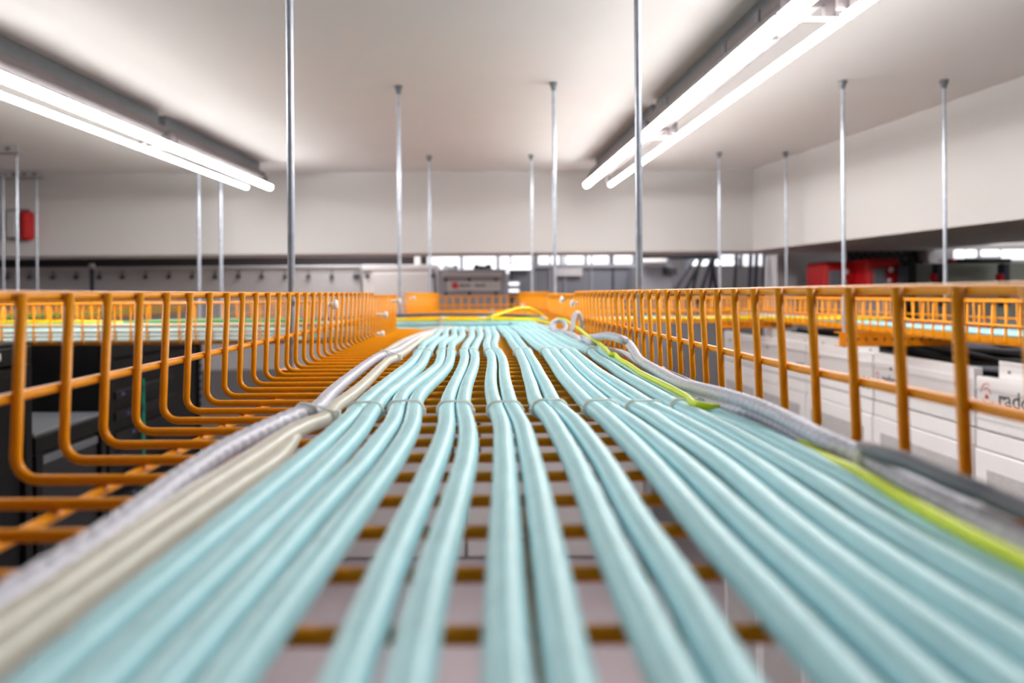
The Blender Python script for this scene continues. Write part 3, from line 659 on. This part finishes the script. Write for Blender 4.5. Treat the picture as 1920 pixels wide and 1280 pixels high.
white_rack(1.10, 1.705, -0.262, (0.03, 0.05), -0.212, 1, None, 'nearest, outside the right picture edge')
white_rack(1.705, 2.305, -0.262, (0.03, 0.05), -0.212, 1, None, 'with the large sign at the picture edge')
white_rack(2.31, 2.905, -0.238, None, 0, 0.6, None, 'second from the right picture edge')
white_rack(2.91, 3.505, -0.245, (0.02, 0.02), -0.205, False, '104', 'with the black number 104 at its right end')
white_rack(3.51, 4.105, -0.245, (0.02, 0.02), -0.205, False, 'A05', 'with the black number A05 at its right end')
white_rack(4.11, 4.70, -0.245, None, 0, False, None, 'last and farthest one')
random.seed(3)
for i in range(9):
    z0 = -0.28+0.012*(i % 3)
    run('black_cable', [(1.60+0.045*i+0.03*math.sin(y*2.5+i*1.7), y, z0+0.02*math.sin(y*4+i)+0.03+0.05*(i > 5)) for y in (1.1, 1.5, 1.9, 2.3, 2.7, 3.1, 3.6, 4.2)], 0.011+0.004*(i % 2), 'black_plastic' if i % 3 else 'dark_grey_jacket', 'dark cable lying on the roofs of the white racks, %s' % ('frontmost', 'second from the front', 'third from the front', 'fourth from the front', 'in the middle', 'fourth from the back', 'third from the back', 'second from the back', 'rearmost')[i])

# ------------------------------------------------------------------ black racks on the left
LX = -1.3
def black_rack(y0, y1, zt, label, lit=False, short=False, xf=LX):
    t = thing('server_rack', label, 'server rack', (xf-0.5, (y0+y1)/2, ZF), 'black server racks')
    e = 0.004
    part(t, 'body', box(xf-1.0, xf-0.03, y0+e, y1-e, ZF+0.04, zt-0.012), 'rack_black')
    part(t, 'plinth', box(xf-1.0, xf-0.06, y0+e, y1-e, ZF, ZF+0.04), 'black_plastic')
    part(t, 'roof', box(xf-1.0, xf-0.004, y0+e, y1-e, zt-0.012, zt, 0.003), 'grey_steel' if short else 'rack_black')
    part(t, 'header', box(xf-0.03, xf, y0+e, y1-e, zt-0.062, zt-0.013, 0.003), 'rack_black')
    for yy in (y0+e, y1-e-0.035):
        part(t, 'post', box(xf-0.03, xf+0.002, yy, yy+0.035, ZF+0.05, zt-0.064, 0.003), 'rack_black')
    d = part(t, 'door', box(xf-0.028, xf-0.01, y0+0.045, y1-0.045, ZF+0.06, zt-0.07, 0.002), 'black_perforated' if short else 'rack_black')
    part(d, 'door_rail', box(xf-0.012, xf-0.004, y0+0.05, y1-0.05, zt-0.10, zt-0.075, 0.002), 'grey_steel' if short else 'rack_black')
    if lit:
        part(t, 'led_strip', box(xf-0.002, xf+0.006, y0+0.268, y0+0.276, -1.6, zt-0.16), 'led_teal')
        for i in range(7):
            zz = zt-0.18-0.075*i
            s = part(t, 'server', box(xf-0.02, xf+0.004, y0+0.05, y1-0.32, zz-0.03, zz, 0.002), 'black_plastic')
            part(s, 'bezel_light', box(xf+0.003, xf+0.006, y0+0.09+0.04*(i % 3), y0+0.115+0.04*(i % 3), zz-0.02, zz-0.01), 'led_blue')
        for i in range(26):
            zz = zt-0.15-0.035*i
            part(t, 'vent', box(xf+0.0, xf+0.004, y1-0.034, y1-0.012, zz-0.008, zz+0.008, 0.002), 'grey_steel')
    return t
black_rack(2.63, 3.52, -0.16, 'tall black rack on the left with a teal light strip', lit=True)
black_rack(2.20, 2.62, -0.40, 'low black cabinet with a grey top, behind the left tray wires', short=True)
bl = black_rack(1.45, 2.19, -0.13, 'tall black rack at the left picture edge')
text('4', 0.03, 'unit_white', 'number', bl, (LX+0.003, 2.03, -0.175), (0, 1, 0), (0, 0, 1))

# ------------------------------------------------------------------ things beyond the back beam
def rect(x0, y0, x1, y1, Y, dep, bev=0.0):
    a, b = atY(x0, y0, Y), atY(x1, y1, Y)
    return box(a.x, b.x, Y, Y+dep, b.z, a.z, bev)
ac = thing('air_duct', 'long pale duct panel with a row of dark hooks, behind the left trays', 'duct', (atY(380, 545, 5.5).x, 5.6, -0.6))
a, b = atY(-60, 502, 5.5), atY(678, 640, 5.5)
part(ac, 'panel', box(a.x, b.x, 5.5, 5.9, -0.55, a.z, 0.01), 'light_steel')
part(ac, 'lip', box(a.x, b.x, 5.485, 5.5, a.z-0.02, a.z, 0.004), 'light_steel')
for i in range(17):
    p = atY(12+43.6*i if 12+43.6*i < 672 else 672, 521-0.006*43.6*i, 5.49)
    h = part(ac, 'hook', tube([(p.x, 5.5, p.z), (p.x, 5.478, p.z), (p.x, 5.474, p.z)], [0.013, 0.016, 0.008], 10), 'ink_dark', True)
    part(h, 'stem', box(p.x-0.004, p.x+0.004, 5.488, 5.499, p.z+0.014, p.z+0.045), 'grey_steel')
p = atY(172, 478, 5.3)
t = thing('duct_stanchion', 'slim dark stanchion in front of the pale duct panel', 'pole', (p.x, 5.3, ZF))
part(t, 'shaft', cyl((p.x, 5.3, ZF), (p.x, 5.3, 0.19), 0.013), 'strut_dark', True); part(t, 'cap', cyl((p.x, 5.3, 0.19), (p.x, 5.3, 0.225), 0.02), 'light_steel', True)
wu = thing('air_unit', 'white cabinet with a raised front panel, left of the grey box', 'cabinet', (-0.6, 5.6, -0.6))
part(wu, 'body', rect(680, 498, 816, 650, 5.45, 0.5, 0.01), 'unit_white')
part(wu, 'lid', rect(678, 496.5, 818, 506, 5.43, 0.53, 0.005), 'unit_white')
part(wu, 'front_panel', rect(697, 511, 806, 650, 5.425, 0.03, 0.008), 'unit_white')
for px in (688, 811): 
    p = atY(px, 517, 5.44); part(wu, 'screw', tube([(p.x, 5.45, p.z), (p.x, 5.435, p.z)], 0.014, 10), 'ink_dark', True)
t = thing('pale_post', 'short pale post standing on the white cabinet', 'post', (atY(782, 497, 5.7).x, 5.7, atY(782, 498, 5.7).z))
part(t, 'shaft', rect(777, 474, 788, 500, 5.7, 0.05, 0.005), 'unit_white')
gb = thing('control_box', 'grey box with a red emblem and lettering on its sign, beyond the far tray', 'box', (0, 5.3, -0.6))
part(gb, 'body', rect(820, 505, 950, 640, 5.3, 0.35, 0.01), 'unit_grey')
part(gb, 'frame', rect(829, 511, 941, 518, 5.29, 0.012, 0.003), 'light_steel')
sp_ = part(gb, 'sign_plate', rect(838, 528, 938, 545, 5.285, 0.012, 0.003), 'light_steel')
p = atY(853, 535, 5.282); part(sp_, 'emblem', merge(*[tube([(p.x, 5.284, p.z), (p.x+0.026*math.cos(a*math.pi/3), 5.282, p.z+0.026*math.sin(a*math.pi/3))], 0.008, 6) for a in range(6)]), 'red_logo')
for (px0, px1) in ((863, 882), (892, 912)):
    a_, b_ = atY(px0, 532.5, 5.283), atY(px1, 537.5, 5.283)
    n = 5
    for i in range(n):
        wv = (b_.x-a_.x)/n; part(sp_, 'lettering', box(a_.x+wv*i, a_.x+wv*(i+0.6), 5.2825, 5.286, b_.z+0.003*(i % 2), a_.z-0.002*(i % 3)), 'ink_dark')
for (px, py) in ((836, 524), (880, 524), (930, 524), (836, 550), (880, 550), (930, 550)):
    p = atY(px, py, 5.29); part(gb, 'screw', tube([(p.x, 5.3, p.z), (p.x, 5.288, p.z)], 0.012, 8), 'ink_dark', True)
for k, (px, py, Rr, l) in enumerate(((905, 501, 0.055, 'dark coil of cable on the grey box'), (845, 502, 0.045, 'pale coil of cable on the left end of the grey box'))):
    c = atY(px, py, 5.45)
    top('cable_coil', tube([(c.x+Rr*(1+0.1*math.sin(a*0.7))*math.cos(a*0.5), 5.45+0.04*math.sin(a*0.5), c.z+0.012*math.sin(a*1.3)+0.006*(a % 3)-0.012) for a in [0.5*i for i in range(60)]], 0.009, 8), ('black_plastic', 'light_steel')[k], l, 'cable coil', smooth=True)
def lit_window(n, x0, y0, x1, y1, Y, bars):
    a, b = atY(x0, y0, Y), atY(x1, y1, Y)
    o = tag(link('window_%d' % n, None, None, ((a.x+b.x)/2, Y, b.z)), None, None, None, 'structure')
    part(o, 'pane', box(a.x, b.x, Y, Y+0.02, b.z, a.z), 'window_glow')
    for i in range(bars+1):
        x = a.x+(b.x-a.x)*i/bars; part(o, 'window_frame', box(x-0.012, x+0.012, Y-0.02, Y+0.03, b.z-0.02, a.z+0.02, 0.003), 'unit_grey')
lit_window(1, 797, 470, 1002, 512, 6.4, 3)
lit_window(2, 1006, 470, 1190, 498, 6.4, 4)
lit_window(3, 1345, 470, 1432, 498, 6.2, 2)
gp = thing('glass_partition', 'grey glazed partition with thin uprights, right of the grey box', 'partition', (0.8, 6.1, ZF))
part(gp, 'pane', rect(955, 498, 1192, 640, 6.1, 0.02), 'glass_grey')
for px in (958, 1003, 1032, 1060, 1110, 1150, 1188):
    part(gp, 'upright', rect(px-2, 478, px+2, 640, 6.08, 0.03), 'strut_dark' if px in (958, 1150) else 'unit_grey')
part(gp, 'rail', rect(955, 496, 1192, 501, 6.07, 0.03), 'unit_grey')
part(gp, 'notice', rect(1044, 503, 1092, 517, 6.06, 0.015), 'light_steel')
for i, (yy, l) in enumerate(((532, 'upper short white lamp bar right of the grey box'), (545, 'lower short white lamp bar right of the grey box'))):
    t = thing('lamp_bar', l, 'lamp', (atY(964, yy, 5.9).x, 5.9, atY(964, yy+4, 5.9).z), 'short lamp bars')
    part(t, 'lens', rect(954, yy-2.6, 973, yy+2.6, 5.9, 0.03, 0.008), 'window_glow'); part(t, 'back', rect(951, yy-5, 976, yy+5, 5.93, 0.15, 0.004), 'unit_grey')
t = thing('lamp_bar', 'long bright lamp bar between the beam and the glass partition', 'lamp', (atY(975, 502, 6.0).x, 6.0, atY(975, 507, 6.0).z), 'short lamp bars')
part(t, 'lens', rect(952, 497, 997, 505, 6.0, 0.04, 0.008), 'lamp_glow'); part(t, 'back', rect(950, 495, 999, 507, 6.04, 0.02), 'unit_grey')
# machine frame of dark struts on the right behind the tray
fr = thing('strut_frame', 'frame of dark slanted and upright struts behind the right tray', 'frame', (1.8, 5.25, ZF))
for (xa, ya, xb, yb, wd) in ((1262, 548, 1300, 486, 5), (1283, 548, 1316, 486, 5), (1298, 548, 1312, 486, 4), (1330, 548, 1338, 486, 5), (1314, 548, 1334, 484, 5), (1344, 548, 1334, 484, 5), (1377, 548, 1381, 474, 5), (1405, 548, 1408, 474, 5), (1416, 548, 1419, 474, 5), (1431, 548, 1432, 474, 4)):
    a_, b_ = atY(xa, ya, 5.2), atY(xb, yb, 5.2); e = (a_-b_)*0.35; a_ = a_+e
    part(fr, 'strut', tube([a_, b_], wd*5.2/F/1.4, 4), 'strut_dark')
part(fr, 'head_rail', rect(1258, 480, 1345, 486, 5.22, 0.03), 'strut_dark')
t = thing('lamp_bar', 'bright lamp bar behind the slanted dark struts', 'lamp', (atY(1345, 492, 5.9).x, 5.9, atY(1345, 497, 5.9).z), 'short lamp bars')
part(t, 'lens', rect(1300, 487, 1385, 497, 5.9, 0.04, 0.01), 'lamp_glow'); part(t, 'back', rect(1298, 485, 1388, 499, 5.94, 0.28), 'unit_grey')
t = thing('perforated_channel', 'dark perforated channel under the back beam, above the slanted struts', 'channel', (atY(1270, 480, 5.3).x, 5.3, atY(1270, 483, 5.3).z))
part(t, 'web', rect(1198, 467, 1340, 482, 5.3, 0.01), 'dark_perforated'); part(t, 'flange', rect(1198, 481, 1340, 483, 5.28, 0.08), 'rack_black')
t = thing('ceiling_lamp', 'short pale lamp just right of the large threaded rod', 'lamp', (atY(1228, 490, 5.6).x, 5.6, atY(1228, 495, 5.6).z))
part(t, 'lens', rect(1205, 483, 1251, 493, 5.6, 0.05, 0.01), 'unit_white'); part(t, 'back', rect(1203, 481, 1253, 495, 5.65, 0.03), 'unit_grey')
t = thing('grey_cabinet', 'grey cabinet behind the right side wires, left of the dark struts', 'cabinet', (atY(1228, 520, 5.7).x, 5.7, ZF))
part(t, 'body', rect(1196, 497, 1262, 700, 5.7, 0.4, 0.01), 'unit_grey'); part(t, 'meter', rect(1243, 502, 1270, 515, 5.68, 0.03, 0.004), 'ink_dark')

# ------------------------------------------------------------------ under the right beam
def red_box(x0, y0, x1, Y, label):
    a_ = atY(x0, y0, Y); b_ = atY(x1, 560, Y)
    t = thing('fire_alarm', label, 'alarm panel', ((a_.x+b_.x)/2, Y+0.1, b_.z), 'red panels under the right beam')
    part(t, 'body', box(a_.x, b_.x, Y, Y+0.25, b_.z, a_.z, 0.025), 'red_paint')
    wv = b_.x-a_.x; h = a_.z-b_.z
    part(t, 'window', box(a_.x+wv*0.16, a_.x+wv*0.52, Y-0.006, Y+0.002, b_.z+h*0.2, a_.z-h*0.24, 0.004), 'glass_grey')
    part(t, 'lamp', tube([(a_.x+wv*0.68, Y, a_.z-h*0.28), (a_.x+wv*0.68, Y-0.012, a_.z-h*0.28)], 0.015, 12), 'unit_white', True)
    part(t, 'button', tube([(a_.x+wv*0.62, Y, a_.z-h*0.55), (a_.x+wv*0.62, Y-0.012, a_.z-h*0.55)], 0.013, 12), 'unit_white', True)
red_box(1544, 490, 1607, 4.35, 'left red alarm panel, under the right beam')
red_box(1627, 485, 1692, 4.2, 'right red alarm panel, larger and brighter, under the right beam')
t = thing('perforated_channel', 'dark perforated channel behind the red panels', 'channel', (atY(1660, 490, 4.7).x, 4.7, atY(1660, 492, 4.7).z))
part(t, 'web', rect(1588, 457, 1738, 492, 4.7, 0.01), 'dark_perforated'); part(t, 'flange', rect(1588, 491, 1738, 494, 4.66, 0.1), 'rack_black')
t = thing('wall_box', 'grey wall box right of the perforated channel', 'box', (atY(1830, 460, 4.6).x, 4.6, atY(1830, 486, 4.6).z))
part(t, 'body', rect(1738, 457, 1940, 488, 4.6, 0.2, 0.01), 'light_steel')
part(t, 'tongue', rect(1741, 486, 1760, 496, 4.6, 0.1, 0.01), 'light_steel')
for i, (xa, xb, yb) in enumerate(((1792, 1811, 485), (1815, 1833, 483), (1843, 1876, 481), (1882, 1925, 487))):
    t = thing('light_panel', '%s bright white panel under the right beam' % ('leftmost', 'second', 'third', 'rightmost')[i], 'panel', (atY(xa, yb, 4.5).x, 4.5, atY(xa, yb, 4.5).z), 'bright white panels')
    part(t, 'lens', rect(xa, 468, xb, yb, 4.5, 0.03, 0.008), 'window_glow'); part(t, 'back', rect(xa-1, 467, xb+1, yb+1, 4.53, 0.02), 'unit_grey')
t = thing('shelf_frame', 'black shelf frame with red ends under the right beam', 'frame', (atY(1835, 560, 4.1).x, 4.1, atY(1835, 570, 4.1).z))
part(t, 'beam', rect(1783, 485, 1898, 492, 4.1, 0.08, 0.008), 'rack_black')
for px in (1765, 1889):
    part(t, 'post', rect(px-6, 494, px+6, 575, 4.1, 0.06, 0.006), 'strut_dark'); part(t, 'clamp', rect(px-12, 513, px-6, 527, 4.09, 0.05, 0.004), 'red_paint')
part(t, 'end_cap', rect(1783, 486, 1794, 493, 4.085, 0.02, 0.004), 'red_paint')
part(t, 'back_panel', rect(1700, 494, 1940, 600, 4.25, 0.02), 'pale_green')
t = thing('dark_post', 'dark post right of the red panels', 'post', (atY(1708, 560, 4.1).x, 4.1, atY(1708, 640, 4.1).z))
part(t, 'shaft', rect(1696, 494, 1720, 646, 4.12, 0.08, 0.006), 'black_plastic'); part(t, 'side', rect(1692, 498, 1704, 575, 4.1, 0.05, 0.004), 'strut_dark')
# on the left end of the back beam
t = thing('alarm_sounder', 'red alarm sounder on the beam at the far left', 'alarm', (atY(42, 450, 4.5).x, 4.5, atY(42, 450, 4.5).z))
part(t, 'body', rect(35, 394, 53, 450, 4.5, 0.08, 0.02), 'red_paint'); part(t, 'back_plate', rect(34, 392, 54, 452, 4.565, 0.014), 'grey_steel')
t = thing('junction_box', 'grey junction box beside the red sounder, behind the steel rods', 'box', (atY(18, 448, 4.5).x, 4.5, atY(18, 448, 4.5).z))
part(t, 'body', rect(9, 392, 30, 447, 4.5, 0.08, 0.01), 'grey_steel'); part(t, 'lid', rect(11, 395, 28, 444, 4.49, 0.012, 0.004), 'light_steel')

# ------------------------------------------------------------------ end of the aisle, seen through the tray floor
t = thing('aisle_door', 'pale double door at the end of the aisle, seen below the tray', 'door', (0, 6.55, ZF))
for i in range(2):
    x0 = -1.7+1.55*i; lf = part(t, 'leaf', box(x0+0.01, x0+1.54, 6.55, 6.6, ZF+0.02, -0.62, 0.006), 'unit_white')
    part(lf, 'handle', box(x0+(1.42 if i == 0 else 0.1), x0+(1.45 if i == 0 else 0.13), 6.50, 6.55, -1.4, -1.1, 0.008), 'black_plastic')
part(t, 'door_frame', merge(box(-1.76, -1.7, 6.54, 6.62, ZF, -0.56), box(1.4, 1.46, 6.54, 6.62, ZF, -0.56), box(-1.7, 1.4, 6.54, 6.62, -0.62, -0.56)), 'light_steel')

# ------------------------------------------------------------------ lift everything so that the floor is z = 0
for o in sc.objects:
    if o.parent is None and o.type != 'CAMERA': o.location.z += CZ
